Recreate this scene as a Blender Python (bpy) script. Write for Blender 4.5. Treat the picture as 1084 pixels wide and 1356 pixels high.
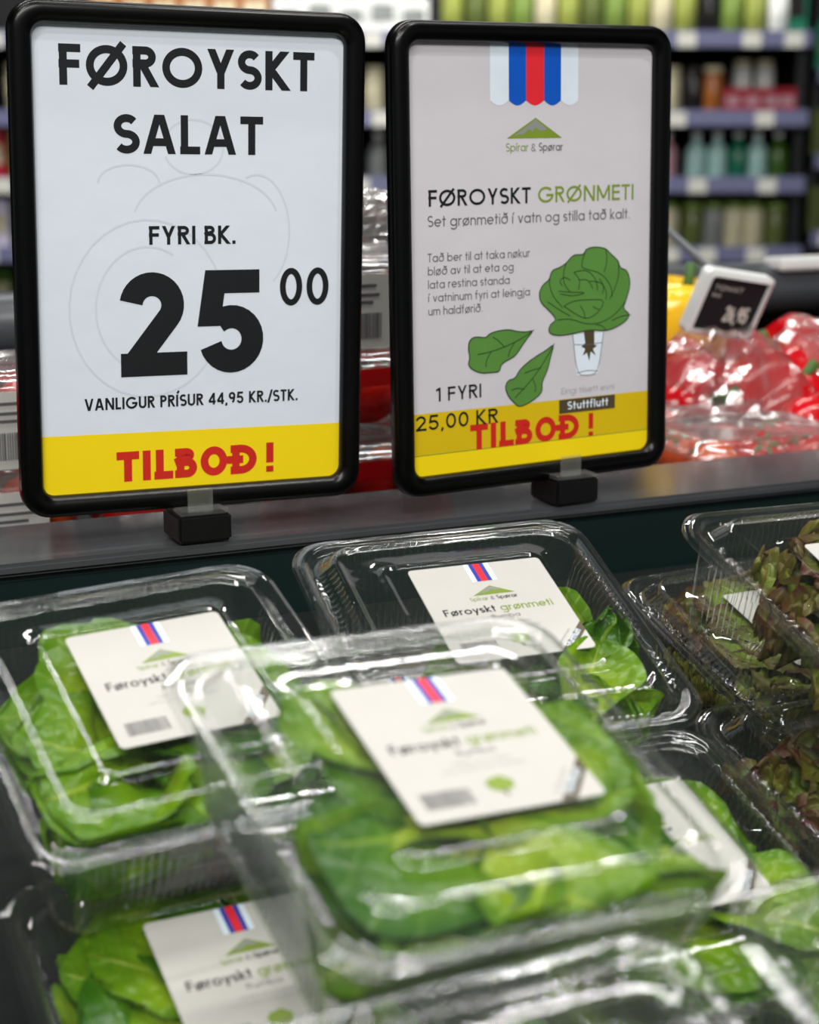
import bpy, bmesh, math, random
from mathutils import Matrix, Vector, noise
rnd = random.Random(7)
scene = bpy.context.scene
col = scene.collection
for o in list(bpy.data.objects): bpy.data.objects.remove(o)

# ------------------------------------------------------------------ camera, world, lights, exposure
YAW = 0.43214                 # the camera looks 24.8 degrees to the right of the rail's normal
EYE = 1.15
cam_d = bpy.data.cameras.new('camera'); cam = bpy.data.objects.new('camera', cam_d); col.objects.link(cam)
cam.location = (0, 0, EYE)
cam.rotation_euler = (math.pi/2 - 0.2214, 0, -YAW)
cam_d.sensor_fit = 'VERTICAL'; cam_d.sensor_height = 24.0; cam_d.sensor_width = 24.0
cam_d.lens = 2284.6/1356*24.0
cam_d.clip_start = 0.02
cam_d.dof.use_dof = True; cam_d.dof.focus_distance = 0.755; cam_d.dof.aperture_fstop = 6.4
scene.camera = cam
vs = scene.view_settings
scene.display_settings.display_device = 'sRGB'
vs.view_transform = 'Standard'; vs.look = 'None'; vs.gamma = 1.0; vs.use_curve_mapping = False
vs.exposure = 0.0
scene.cycles.transparent_max_bounces = 48
scene.cycles.max_bounces = 10
scene.cycles.sample_clamp_indirect = 6.0
world = bpy.data.worlds.new('store_ambient'); scene.world = world; world.use_nodes = True
bg = world.node_tree.nodes['Background']
bg.inputs[0].default_value = (0.86, 0.93, 1.0, 1); bg.inputs[1].default_value = 0.13

def lamp(name, loc, target, sx, sy, power, colr=(1, 0.98, 0.95)):
    ld = bpy.data.lights.new(name, 'AREA'); ld.shape = 'RECTANGLE'; ld.size = sx; ld.size_y = sy
    ld.energy = power; ld.color = colr
    o = bpy.data.objects.new(name, ld); col.objects.link(o); o.location = loc
    o.rotation_euler = (Vector(target) - Vector(loc)).to_track_quat('-Z', 'Y').to_euler()
    return o
# store ceiling strips (all run along the aisle), plus an added front light and small added spots for sparkle
lamp('strip_light', (-0.5, -1.35, 2.55), (0.25, 0.75, 1.0), 2.4, 0.16, 60)  # added front light, aimed at the upright sign faces
lamp('strip_light', (0.4, 0.55, 2.80), (0.4, 0.55, 0.0), 2.4, 0.07, 22)
lamp('strip_light', (0.6, 2.1, 2.85), (0.6, 2.0, 0.0), 2.4, 0.06, 34)
lamp('strip_light', (2.2, 3.9, 2.85), (2.2, 5.0, 0.9), 3.6, 0.20, 130)
lamp('sparkle_light', (-0.35, -0.15, 2.3), (0.2, 0.45, 0.9), 0.07, 0.07, 5)  # small spots added to put sparkles on the plastic
lamp('sparkle_light', (0.75, 0.15, 2.3), (0.35, 0.5, 0.9), 0.07, 0.07, 5)

# ------------------------------------------------------------------ materials
def nt(name):
    m = bpy.data.materials.new(name); m.use_nodes = True
    t = m.node_tree; return m, t, t.nodes['Principled BSDF'], t.nodes['Material Output']
def lin(c):
    return tuple(((v/255+0.055)/1.055)**2.4 if v/255 > 0.04045 else v/255/12.92 for v in c) + (1,)
def plain(name, rgb, rough=0.5, spec=0.5, var=0.06, scale=40, bump=0.0, bscale=200, coat=0, metal=0):
    m, t, p, out = nt(name); c = lin(rgb)
    n = t.nodes.new('ShaderNodeTexNoise'); n.inputs['Scale'].default_value = scale; n.inputs['Detail'].default_value = 4
    tc = t.nodes.new('ShaderNodeTexCoord'); t.links.new(tc.outputs['Object'], n.inputs['Vector'])
    r = t.nodes.new('ShaderNodeValToRGB'); r.color_ramp.elements[0].position = .3; r.color_ramp.elements[1].position = .7
    r.color_ramp.elements[0].color = tuple(v*(1-var) for v in c[:3])+(1,); r.color_ramp.elements[1].color = tuple(min(1, v*(1+var)) for v in c[:3])+(1,)
    t.links.new(n.outputs['Fac'], r.inputs['Fac']); t.links.new(r.outputs['Color'], p.inputs['Base Color'])
    p.inputs['Roughness'].default_value = rough; p.inputs['Specular IOR Level'].default_value = spec
    p.inputs['Coat Weight'].default_value = coat; p.inputs['Metallic'].default_value = metal
    if bump:
        b = t.nodes.new('ShaderNodeBump'); b.inputs['Strength'].default_value = bump; b.inputs['Distance'].default_value = .001
        n2 = t.nodes.new('ShaderNodeTexNoise'); n2.inputs['Scale'].default_value = bscale
        t.links.new(tc.outputs['Object'], n2.inputs['Vector']); t.links.new(n2.outputs['Fac'], b.inputs['Height']); t.links.new(b.outputs['Normal'], p.inputs['Normal'])
    return m
def clear(name, haze=0.03, f0=0.07, rough=0.07, tint=(.975, .985, .98), hazecol=(.85, .88, .86), bump=.12, bscale=90):
    m, t, p, out = nt(name); t.nodes.remove(p); N = t.nodes.new; L = t.links.new
    tr = N('ShaderNodeBsdfTransparent'); tr.inputs[0].default_value = tint+(1,)
    gl = N('ShaderNodeBsdfGlossy'); gl.inputs['Roughness'].default_value = rough; gl.inputs[0].default_value = (1, 1, 1, 1)
    df = N('ShaderNodeBsdfDiffuse'); df.inputs[0].default_value = hazecol+(1,)
    tl = N('ShaderNodeBsdfTranslucent'); tl.inputs[0].default_value = hazecol+(1,)
    tc = N('ShaderNodeTexCoord'); no = N('ShaderNodeTexNoise'); no.inputs['Scale'].default_value = bscale; no.inputs['Detail'].default_value = 2
    L(tc.outputs['Object'], no.inputs['Vector'])
    bp = N('ShaderNodeBump'); bp.inputs['Strength'].default_value = bump; bp.inputs['Distance'].default_value = .002
    L(no.outputs['Fac'], bp.inputs['Height']); L(bp.outputs['Normal'], gl.inputs['Normal'])
    lw = N('ShaderNodeLayerWeight'); lw.inputs['Blend'].default_value = .5
    pw = N('ShaderNodeMath'); pw.operation = 'POWER'; pw.inputs[1].default_value = 3; L(lw.outputs['Facing'], pw.inputs[0])
    mu = N('ShaderNodeMath'); mu.operation = 'MULTIPLY_ADD'; mu.inputs[1].default_value = .75; mu.inputs[2].default_value = f0; L(pw.outputs[0], mu.inputs[0])
    hz = N('ShaderNodeMixShader'); hz.inputs[0].default_value = .5; L(df.outputs[0], hz.inputs[1]); L(tl.outputs[0], hz.inputs[2])
    # fogging is patchy: two scales of noise
    n2 = N('ShaderNodeTexNoise'); n2.inputs['Scale'].default_value = 28; n2.inputs['Detail'].default_value = 5; L(tc.outputs['Object'], n2.inputs['Vector'])
    hm = N('ShaderNodeMath'); hm.operation = 'MULTIPLY'; L(n2.outputs['Fac'], hm.inputs[0])
    gz = N('ShaderNodeMath'); gz.operation = 'MULTIPLY_ADD'; gz.inputs[1].default_value = haze*6; gz.inputs[2].default_value = haze*1.6; L(pw.outputs[0], gz.inputs[0]); L(gz.outputs[0], hm.inputs[1])
    m1 = N('ShaderNodeMixShader'); L(hm.outputs[0], m1.inputs[0]); L(tr.outputs[0], m1.inputs[1]); L(hz.outputs[0], m1.inputs[2])
    m2 = N('ShaderNodeMixShader'); L(mu.outputs[0], m2.inputs[0]); L(m1.outputs[0], m2.inputs[1]); L(gl.outputs[0], m2.inputs[2])
    L(m2.outputs[0], out.inputs['Surface']); return m
def leafmat(name, c_in, c_mid, c_edge, edge0=.6, edge1=.95, vein=(200, 220, 130), transl=.3, rough=.32, quilt=.5):
    # uv: x across the blade (0..1), y from stem to tip
    m, t, p, out = nt(name); N = t.nodes.new; L = t.links.new
    uv = N('ShaderNodeTexCoord'); sx = N('ShaderNodeSeparateXYZ'); L(uv.outputs['UV'], sx.inputs[0])
    def mth(op, a, b=None, c=None):
        n = N('ShaderNodeMath'); n.operation = op
        for i, v in enumerate((a, b, c)):
            if v is None: continue
            if isinstance(v, (int, float)): n.inputs[i].default_value = v
            else: L(v, n.inputs[i])
        return n.outputs[0]
    ac = mth('ABSOLUTE', mth('MULTIPLY_ADD', sx.outputs[0], 2, -1))          # 0 at the midrib, 1 at the margin
    no = N('ShaderNodeTexNoise'); no.inputs['Scale'].default_value = 60; no.inputs['Detail'].default_value = 4
    tc = uv; L(tc.outputs['Object'], no.inputs['Vector'])
    oi = N('ShaderNodeObjectInfo')
    # rib: narrow and pale, thick at the base
    ribw = mth('MULTIPLY_ADD', mth('SUBTRACT', 1, sx.outputs[1]), .13, .015)
    rib = mth('LESS_THAN', ac, ribw)
    ribs = N('ShaderNodeMapRange'); ribs.interpolation_type = 'SMOOTHSTEP'; L(mth('DIVIDE', ac, ribw), ribs.inputs[0]); ribs.inputs[1].default_value = .5; ribs.inputs[2].default_value = 1.3; ribs.inputs[3].default_value = .6; ribs.inputs[4].default_value = 0
    # side veins slanting forward
    sv = mth('SINE', mth('MULTIPLY', mth('SUBTRACT', sx.outputs[1], mth('MULTIPLY', ac, .22)), 58))
    svr = N('ShaderNodeMapRange'); L(sv, svr.inputs[0]); svr.inputs[1].default_value = .86; svr.inputs[2].default_value = 1.0; svr.inputs[3].default_value = 0; svr.inputs[4].default_value = .16
    vn = mth('MAXIMUM', ribs.outputs[0], svr.outputs[0])
    ed = N('ShaderNodeMapRange'); L(mth('MAXIMUM', ac, mth('MULTIPLY', sx.outputs[1], .97)), ed.inputs[0]); ed.inputs[1].default_value = edge0; ed.inputs[2].default_value = edge1
    ed2 = mth('ADD', ed.outputs[0], mth('MULTIPLY_ADD', no.outputs['Fac'], .8, -.4))
    r1 = N('ShaderNodeMixRGB'); r1.inputs[1].default_value = lin(c_in); r1.inputs[2].default_value = lin(c_mid); L(mth('ADD', sx.outputs[1], mth('MULTIPLY_ADD', oi.outputs['Random'], .7, -.25)), r1.inputs[0]); r1.use_clamp = True
    cl = N('ShaderNodeClamp'); L(ed2, cl.inputs[0])
    r2 = N('ShaderNodeMixRGB'); L(cl.outputs[0], r2.inputs[0]); L(r1.outputs[0], r2.inputs[1]); r2.inputs[2].default_value = lin(c_edge)
    r3 = N('ShaderNodeMixRGB'); L(vn, r3.inputs[0]); L(r2.outputs[0], r3.inputs[1]); r3.inputs[2].default_value = lin(vein)
    L(r3.outputs[0], p.inputs['Base Color']); p.inputs['Roughness'].default_value = rough
    p.inputs['Specular IOR Level'].default_value = .38
    vo = N('ShaderNodeTexVoronoi'); vo.inputs['Scale'].default_value = 170; L(tc.outputs['Object'], vo.inputs['Vector'])
    bh = mth('ADD', mth('MULTIPLY', vo.outputs['Distance'], -quilt), mth('MULTIPLY', vn, -.6))
    bp = N('ShaderNodeBump'); bp.inputs['Strength'].default_value = .55; bp.inputs['Distance'].default_value = .0025; L(bh, bp.inputs['Height']); L(bp.outputs['Normal'], p.inputs['Normal'])
    tl = N('ShaderNodeBsdfTranslucent'); g = N('ShaderNodeGamma'); g.inputs[1].default_value = .8; L(r3.outputs[0], g.inputs[0]); L(g.outputs[0], tl.inputs[0])
    mx = N('ShaderNodeMixShader'); mx.inputs[0].default_value = transl; L(p.outputs[0], mx.inputs[1]); L(tl.outputs[0], mx.inputs[2])
    L(mx.outputs[0], out.inputs['Surface']); return m

M = dict(
    clear=clear('clear_plastic', .012, .055, .05), fog=clear('fogged_plastic', .033, .06, .09), film=clear('film', .10, .16, .16, bump=.6, bscale=60),
    clip=clear('clip_acrylic', .10, .12, .05),
    butter=leafmat('butter_leaf', (172, 194, 40), (112, 154, 8), (84, 130, 4), vein=(174, 194, 66), transl=.22, quilt=.9, rough=.28),
    deep=leafmat('deep_leaf', (120, 158, 14), (60, 112, 2), (42, 90, 2), vein=(136, 170, 44), transl=.16, quilt=.3, rough=.26),
    lollo=leafmat('lollo_leaf', (150, 172, 50), (98, 128, 28), (92, 44, 36), .60, 1.0, vein=(170, 190, 110), transl=.25, rough=.4),
    lollog=leafmat('lollo_green_leaf', (172, 192, 66), (120, 148, 34), (112, 78, 40), .68, 1.05, vein=(190, 205, 130), transl=.25, rough=.4),
    frame=plain('black_frame', (3, 3, 3), .28, .3, .1), block=plain('black_block', (8, 8, 9), .35, .5),
    paper=plain('poster_paper', (217, 224, 233), .55, .3, .015, 30, .25, 60), paper2=plain('poster_paper_warm', (205, 201, 206), .5, .3, .015, 30, .25, 60),
    ghost=plain('show_through', (205, 213, 222), .55, .3, .01),
    ink=plain('ink_black', (22, 25, 27), .45, .4), grey=plain('ink_grey', (98, 96, 98), .5), lgrey=plain('ink_pale_grey', (160, 158, 158), .5),
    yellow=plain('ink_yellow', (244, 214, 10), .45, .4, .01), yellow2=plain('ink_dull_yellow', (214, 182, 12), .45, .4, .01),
    redink=plain('ink_red', (202, 36, 22), .45), flagred=plain('ink_flag_red', (226, 38, 50), .45), blue=plain('ink_blue', (0, 84, 190), .45), navy=plain('ink_navy', (46, 62, 160), .45),
    pale=plain('ink_pale_blue', (222, 234, 244), .45), olive=plain('ink_olive', (122, 146, 42), .45), stone=plain('ink_stone', (140, 142, 138), .45),
    leafink=plain('ink_leaf_green', (86, 136, 58), .5), leafline=plain('ink_leaf_line', (38, 62, 30), .5), brownink=plain('ink_brown', (78, 66, 42), .5),
    label=plain('label_paper', (193, 191, 185), .7, .15, .015, 60, .15, 120), barc=plain('ink_barcode', (92, 90, 92), .5),
    railtop=plain('rail_top', (66, 68, 70), .18, .5, .12, 14, .1, 20), railfront=plain('rail_front', (10, 30, 28), .38, .5, .15, 10),
    bed=plain('bed_black', (6, 14, 12), .6, .2, .2), liner=plain('black_liner', (4, 9, 8), .25, .4, .2), floor=plain('floor_tile', (92, 90, 88), .35, .5, .1, 3),
    wall=plain('back_wall', (30, 31, 32), .8, .2), ceil=plain('ceiling_paint', (40, 41, 42), .9, .1),
    tomato=plain('tomato_skin', (196, 26, 16), .16, .6, .18, 25), calyx=plain('calyx_green', (60, 96, 34), .6), orange=plain('orange_tomato', (222, 88, 30), .18, .6, .15, 25),
    pepper=plain('red_pepper_skin', (190, 14, 22), .16, .6, .15, 20), ypepper=plain('yellow_pepper_skin', (246, 196, 6), .2, .6, .06, 20),
    redlid=plain('red_plastic', (196, 18, 22), .3, .5), white=plain('white_plastic', (224, 226, 224), .35), lgreypl=plain('grey_plastic', (120, 124, 128), .4),
    screen=plain('tag_screen', (30, 30, 34), .6, .15), shelfedge=plain('shelf_edge_lavender', (104, 106, 138), .4, .5, .08, 8), shelfm=plain('shelf_metal', (26, 28, 32), .4),
    ticket=plain('ticket', (206, 206, 196), .5), tube=plain('bumper_grey', (74, 78, 82), .35), 
)
def jarmat(name, rgb): 
    M[name] = plain(name, rgb, .25, .6, .2, 30)
for k_, v_ in dict(j_cream=(206, 198, 164), j_green=(120, 146, 66), j_lime=(150, 160, 74), j_red=(170, 24, 42), j_aqua=(168, 208, 202), j_white=(228, 230, 226),
                   j_teal=(24, 112, 84), j_olive=(92, 104, 50), j_brown=(164, 96, 40), j_dark=(24, 22, 20), j_grey=(128, 132, 130), j_pink=(196, 150, 160), j_moss=(60, 96, 24), j_maroon=(84, 14, 18), j_lav=(206, 200, 224)).items(): jarmat(k_, v_)

# ------------------------------------------------------------------ mesh helpers
class MB:
    def __init__(s): s.v = []; s.f = []; s.m = []; s.uv = []; s.hasuv = False
    def add(s, vs_, fs, mi=0):
        o = len(s.v); s.v += [tuple(v) for v in vs_]
        for f in fs: s.f.append(tuple(i+o for i in f)); s.m.append(mi)
    def box(s, c, d, mi=0, rot=None):
        x, y, z = d[0]/2, d[1]/2, d[2]/2
        vs_ = [Vector((a*x, b*y, e*z)) for e in (-1, 1) for a, b in ((-1, -1), (1, -1), (1, 1), (-1, 1))]
        if rot: vs_ = [rot @ v for v in vs_]
        s.add([v+Vector(c) for v in vs_], [(0, 3, 2, 1), (4, 5, 6, 7), (0, 1, 5, 4), (1, 2, 6, 5), (2, 3, 7, 6), (3, 0, 4, 7)], mi)
    def rings(s, rs, mi=0, closed=True, cap0=False, cap1=False):
        n = len(rs[0]); fs = []
        for k in range(len(rs)-1):
            for i in range(n if closed else n-1):
                j = (i+1) % n; fs.append((k*n+i, k*n+j, (k+1)*n+j, (k+1)*n+i))
        if cap0: fs.append(tuple(range(n))[::-1])
        if cap1: fs.append(tuple(range((len(rs)-1)*n, len(rs)*n)))
        s.add([p for r in rs for p in r], fs, mi)
    def lathe(s, prof, n=20, c=(0, 0, 0), mi=0, lob=0, nl=4):
        rs = []
        for r, z in prof:
            rs.append([(c[0]+r*(1-lob*abs(math.sin(nl*a/2))**.0*lob+lob*math.cos(nl*a))*math.cos(a), c[1]+r*(1-lob*lob+lob*math.cos(nl*a))*math.sin(a), c[2]+z) for a in [2*math.pi*i/n for i in range(n)]])
        s.rings(rs, mi, cap0=True, cap1=True)
    def tube(s, pts, r, n=8, mi=0):
        rs = []; P = [Vector(p) for p in pts]
        for i, p in enumerate(P):
            t = (P[min(i+1, len(P)-1)]-P[max(i-1, 0)]).normalized(); a = t.orthogonal().normalized() if abs(t.z) > .9 else t.cross(Vector((0, 0, 1))).normalized(); b = t.cross(a)
            rr = r[i] if isinstance(r, (list, tuple)) else r
            rs.append([p+a*rr*math.cos(2*math.pi*k/n)+b*rr*math.sin(2*math.pi*k/n) for k in range(n)])
        s.rings(rs, mi, cap0=True, cap1=True)
    def mesh(s, name, mats, smooth=False):
        me = bpy.data.meshes.new(name); me.from_pydata(s.v, [], s.f)
        for m in (mats if isinstance(mats, list) else [mats]): me.materials.append(m)
        me.polygons.foreach_set('material_index', s.m)
        if smooth: me.polygons.foreach_set('use_smooth', [True]*len(s.f))
        if s.hasuv:
            l = me.uv_layers.new(name='UVMap')
            for p in me.polygons:
                for li in p.loop_indices: l.data[li].uv = s.uv[me.loops[li].vertex_index]
        me.update(); return me
def link(name, me, parent=None, mw=None):
    o = bpy.data.objects.new(name, me); col.objects.link(o)
    if parent: o.parent = parent
    if mw is not None: o.matrix_local = mw
    return o
def tag(o, label=None, cat=None, group=None, kind=None):
    if label: o['label'] = label
    if cat: o['category'] = cat
    if group: o['group'] = group
    if kind: o['kind'] = kind
    return o
def thing(name, label, cat, mw, group=None):
    o = bpy.data.objects.new(name, None); o.empty_display_size = .02; col.objects.link(o); o.matrix_world = mw
    return tag(o, label, cat, group)
def TR(x, y, z): return Matrix.Translation((x, y, z))
def RZ(a): return Matrix.Rotation(a, 4, 'Z')
def RX(a): return Matrix.Rotation(a, 4, 'X')
def RY(a): return Matrix.Rotation(a, 4, 'Y')
def bevel(me, w, seg=2):
    bm = bmesh.new(); bm.from_mesh(me); bmesh.ops.bevel(bm, geom=bm.edges[:], offset=w, segments=seg, affect='EDGES', clamp_overlap=True)
    bm.to_mesh(me); bm.free(); return me
def rrect(a, b, r, ns=2, nc=6):
    """points (x, y, nx, ny, q) of a rounded rectangle; q runs 0..1 along each straight side, -1 on corners"""
    r = min(r, a*.99, b*.99); P = []
    for (cx, cy, a0, sx, sy, ex, ey) in ((a-r, b-r, 0, a, -(b-r), a, b-r), (-(a-r), b-r, 90, a-r, b, -(a-r), b), (-(a-r), -(b-r), 180, -a, b-r, -a, -(b-r)), (a-r, -(b-r), 270, -(a-r), -b, a-r, -b)):
        nx, ny = math.cos(math.radians(a0)), math.sin(math.radians(a0))
        for i in range(ns):
            q = i/ns; P.append((sx+(ex-sx)*q, sy+(ey-sy)*q, nx, ny, q))
        for i in range(nc):
            t = math.radians(a0+90*i/nc); P.append((cx+r*math.cos(t), cy+r*math.sin(t), math.cos(t), math.sin(t), -1 if i else 1))
    return P

# ------------------------------------------------------------------ stroke lettering (geometric sans), cap height 1
def arc(cx, cy, rx, ry, a0, a1, n=18):
    return [(cx+rx*math.cos(math.radians(a0+(a1-a0)*i/n)), cy+ry*math.sin(math.radians(a0+(a1-a0)*i/n))) for i in range(n+1)]
def glyph(c, t):
    h = t/2; X = .70; r = X/2-h
    O_ = lambda w: [arc(w/2, .5, w/2-h, .5-h, 0, 360, 36)]
    if c == 'O': return .98, O_(.98)
    if c == 'Ø': return .98, O_(.98)+[[(.10, -.05), (.88, 1.05)]]
    if c == '0': return .60, O_(.60)
    if c == 'Q': return .74, O_(.74)      # narrow O of the heavy face
    if c == 'F': return .50, [[(h, 0), (h, 1)], [(0, 1-h), (.5, 1-h)], [(0, .52), (.47, .52)]]
    if c == 'E': return .52, [[(h, 0), (h, 1)], [(0, 1-h), (.52, 1-h)], [(0, .52), (.5, .52)], [(0, h), (.52, h)]]
    if c == 'L': return .46, [[(h, 0), (h, 1)], [(0, h), (.46, h)]]
    if c == 'I': return t, [[(h, 0), (h, 1)]]
    if c == 'Í': return t+.05, [[(h, 0), (h, 1)], [(h, 1.1), (h+.16, 1.32)]]
    if c == 'T': return .54, [[(.27, 0), (.27, 1)], [(0, 1-h), (.54, 1-h)]]
    if c == 'R': return .58, [[(h, 0), (h, 1)], [(0, 1-h), (.30, 1-h)]+arc(.30, .74, .26-h, .26-h, 90, -90)+[(0, .48+h)], [(.26, .5), (.52, 0)]]
    if c == 'P': return .54, [[(h, 0), (h, 1)], [(0, 1-h), (.28, 1-h)]+arc(.28, .72, .26-h, .28-h, 90, -90)+[(0, .44+h)]]
    if c == 'B': return .545, [[(h, 0), (h, 1)], [(0, 1-h), (.27, 1-h)]+arc(.27, .765, .24-h, .235-h, 90, -90)+[(0, .53)], [(.1, .53), (.30, .53)]+arc(.30, (.53+h)/2, .28-h, (.53-h)/2, 90, -90)+[(0, h)]]
    if c in 'DÐ':
        g = [[(h, 0), (h, 1)], [(0, 1-h), (.26, 1-h)]+arc(.26, .5, .44-h, .5-h, 90, -90)+[(0, h)]]
        if c == 'Ð': g.append([(-.09, .5), (.32, .5)])
        return .70, g
    if c == 'Y': return .66, [[(.33, 0), (.33, .45)], [(.10, 1), (.33, .40)], [(.56, 1), (.33, .40)]]
    if c == 'V': return .70, [[(.08, 1), (.34, 0)], [(.62, 1), (.36, 0)]]
    if c == 'A': return .76, [[(.10, 0), (.355, 1)], [(.66, 0), (.405, 1)], [(.2, .30), (.56, .30)]]
    if c == 'K': return .60, [[(h, 0), (h, 1)], [(.12, .50), (.50, 1)], [(.16, .52), (.54, 0)]]
    if c == 'S':
        ry = (.5-h)/2; rx = .26-h*.6
        return .54, [arc(.27, .5+ry, rx, ry, 35, 270)+arc(.27, .5-ry, rx+.01, ry, 90, -145)[1:]]
    if c == 'N': return .72, [[(h, 0), (h, 1)], [(.72-h, 0), (.72-h, 1)], [(h, 1), (.72-h, 0)]]
    if c == 'M': return .86, [[(h, 0), (h, 1)], [(.86-h, 0), (.86-h, 1)], [(h, .97), (.43, .15)], [(.86-h, .97), (.43, .15)]]
    if c == 'G': return .96, [arc(.49, .5, .49-h, .5-h, 42, 345, 30)+[(.96-h, .45)], [(.52, .47), (.96, .47)]]
    if c == 'U': return .64, [[(h, 1), (h, .32)]+arc(.32, .32, .32-h, .32-h, 180, 360)+[(.64-h, 1)]]
    if c == '1': return .36, [[(.26, 0), (.26, 1)], [(.04, .80), (.26, .94)]]
    if c == '2': return .60, [arc(.30, .70-h*.2, .29-h, .29-h*.8, 172, -38, 20)+[(h*1.2, h)], [(.03, h), (.60, h)]]
    if c == '5': return .60, [[(.54, 1-h), (.13, 1-h)], [(.16, 1), (.09, .46)], arc(.29, .33, .30-h, .33-h, 130, -165, 24)]
    if c == '4': return .62, [[(.44, 0), (.44, 1)], [(.44, .96), (.06, .30)], [(.02, .26), (.60, .26)]]
    if c == '9': return .60, [arc(.30, .69, .29-h, .31-h, 0, 360, 30), arc(.2, .69, .39-h, .66, 0, -62)]
    if c == '6': return .60, [arc(.30, .31, .29-h, .31-h, 0, 360, 30), arc(.4, .31, .39-h, .66, 180, 118)]
    if c == ',': return .16, [[(.10, .10), (.04, -.14)]]
    if c == '.': return .18, [[(.09, 0), (.09, t)]]
    if c == '!': return .2, [[(.1, .32), (.1, 1)], [(.1, 0), (.1, t*.8)]]
    if c == '/': return .36, [[(.02, -.08), (.34, 1.05)]]
    if c == '&': return .5, [arc(.22, .74, .14, .2, -60, 240), arc(.22, .27, .2, .25, 110, 330), [(.12, .6), (.48, .0)]]
    ring = lambda cx: arc(cx, X/2, r, r, 0, 360, 28)
    if c in 'aá': return X, [ring(X/2), [(X-h, 0), (X-h, X)]]
    if c == 'd': return X, [ring(X/2), [(X-h, 0), (X-h, 1.02)]]
    if c == 'b': return X, [ring(X/2), [(h, 0), (h, 1.02)]]
    if c == 'p': return X, [ring(X/2), [(h, -.28), (h, X)]]
    if c == 'g': return X, [ring(X/2), [(X-h, X), (X-h, -.05)]+arc(X/2, -.05, r, .22, 0, -150)]
    if c == 'o': return X, [ring(X/2)]
    if c == 'ø': return X, [ring(X/2), [(.05, -.05), (X-.05, X+.05)]]
    if c == 'ð': return X, [ring(X/2), [(X-h, X/2), (X-h-.02, .66), (X*.6, .9), (X*.38, 1.04)], [(X*.35, .82), (X*.95, .98)]]
    if c == 'e': return X, [[(h, X/2), (X-h, X/2)]+arc(X/2, X/2, r, r, 0, 315, 26)]
    if c == 'c': return X*.9, [arc(X/2, X/2, r, r, 45, 315, 26)]
    if c == 'f': return .36, [[(.15, 0), (.15, .82)]+arc(.30, .84, .15, .16, 180, 80, 8), [(0, X-h), (.34, X-h)]]
    if c == 't': return .34, [[(.16, 0), (.16, .95)], [(0, X-h), (.34, X-h)]]
    if c == 'i': return t, [[(h, 0), (h, X)], [(h, .84), (h, .84+t)]]
    if c == 'í': return t+.06, [[(h, 0), (h, X)], [(h, .80), (h+.16, 1.02)]]
    if c == 'j': return t+.04, [[(h+.04, X), (h+.04, -.16), (-.06, -.27)], [(h+.04, .84), (h+.04, .84+t)]]
    if c == 'l': return t, [[(h, 0), (h, 1.02)]]
    if c == 'k': return .5, [[(h, 0), (h, 1.02)], [(.10, .30), (.42, X)], [(.14, .34), (.46, 0)]]
    if c == 'n': return .56, [[(h, 0), (h, X)], arc(.28, X-.28, .28-h, .28-h, 180, 0)+[(.56-h, 0)]]
    if c == 'h': return .56, [[(h, 0), (h, 1.02)], arc(.28, X-.28, .28-h, .28-h, 180, 0)+[(.56-h, 0)]]
    if c == 'u': return .56, [[(h, X), (h, .28)]+arc(.28, .28, .28-h, .28-h, 180, 360), [(.56-h, X), (.56-h, 0)]]
    if c == 'm': return .92, [[(h, 0), (h, X)], arc(.245, X-.25, .245-h*.6, .25-h, 180, 0)+[(.49-h*.6, 0)], arc(.66, X-.25, .215, .25-h, 180, 0)+[(.875, 0)]]
    if c == 'r': return .34, [[(h, 0), (h, X)], arc(.28, X-.28, .28-h, .28-h, 180, 75, 8)]
    if c == 's':
        ry = (X/2-h)/2
        return .42, [arc(.21, X/2+ry, .2-h*.5, ry, 35, 270, 12)+arc(.21, X/2-ry, .2-h*.5, ry, 90, -145, 12)[1:]]
    if c == 'v': return .54, [[(.05, X), (.27, .02)], [(.49, X), (.27, .02)]]
    if c == 'y': return .54, [[(.05, X), (.29, .04)], [(.49, X), (.17, -.28)]]
    return .3, []
def ribbon(mb, pts, t, z, mi, closed=False):
    n = len(pts); L_ = []; R_ = []
    for i, (x, y) in enumerate(pts):
        a = pts[i-1] if i else (pts[-2] if closed else pts[0]); b = pts[i+1] if i < n-1 else (pts[1] if closed else pts[-1])
        if i and i < n-1 or closed:
            d1 = Vector((x-a[0], y-a[1])).normalized(); d2 = Vector((b[0]-x, b[1]-y)).normalized(); d = d1+d2
            if d.length < 1e-6: d = d1
            d.normalize(); k = 1/max(.5, d.dot(d1) if d1.length else 1)
        else: d = Vector((b[0]-a[0], b[1]-a[1])).normalized(); k = 1
        nx, ny = -d.y*t/2*k, d.x*t/2*k
        L_.append((x+nx, y+ny, z)); R_.append((x-nx, y-ny, z))
    fs = [(i, i+n, i+n+1, i+1) for i in range(n-1)]
    mb.add(L_+R_, fs, mi)
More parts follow.
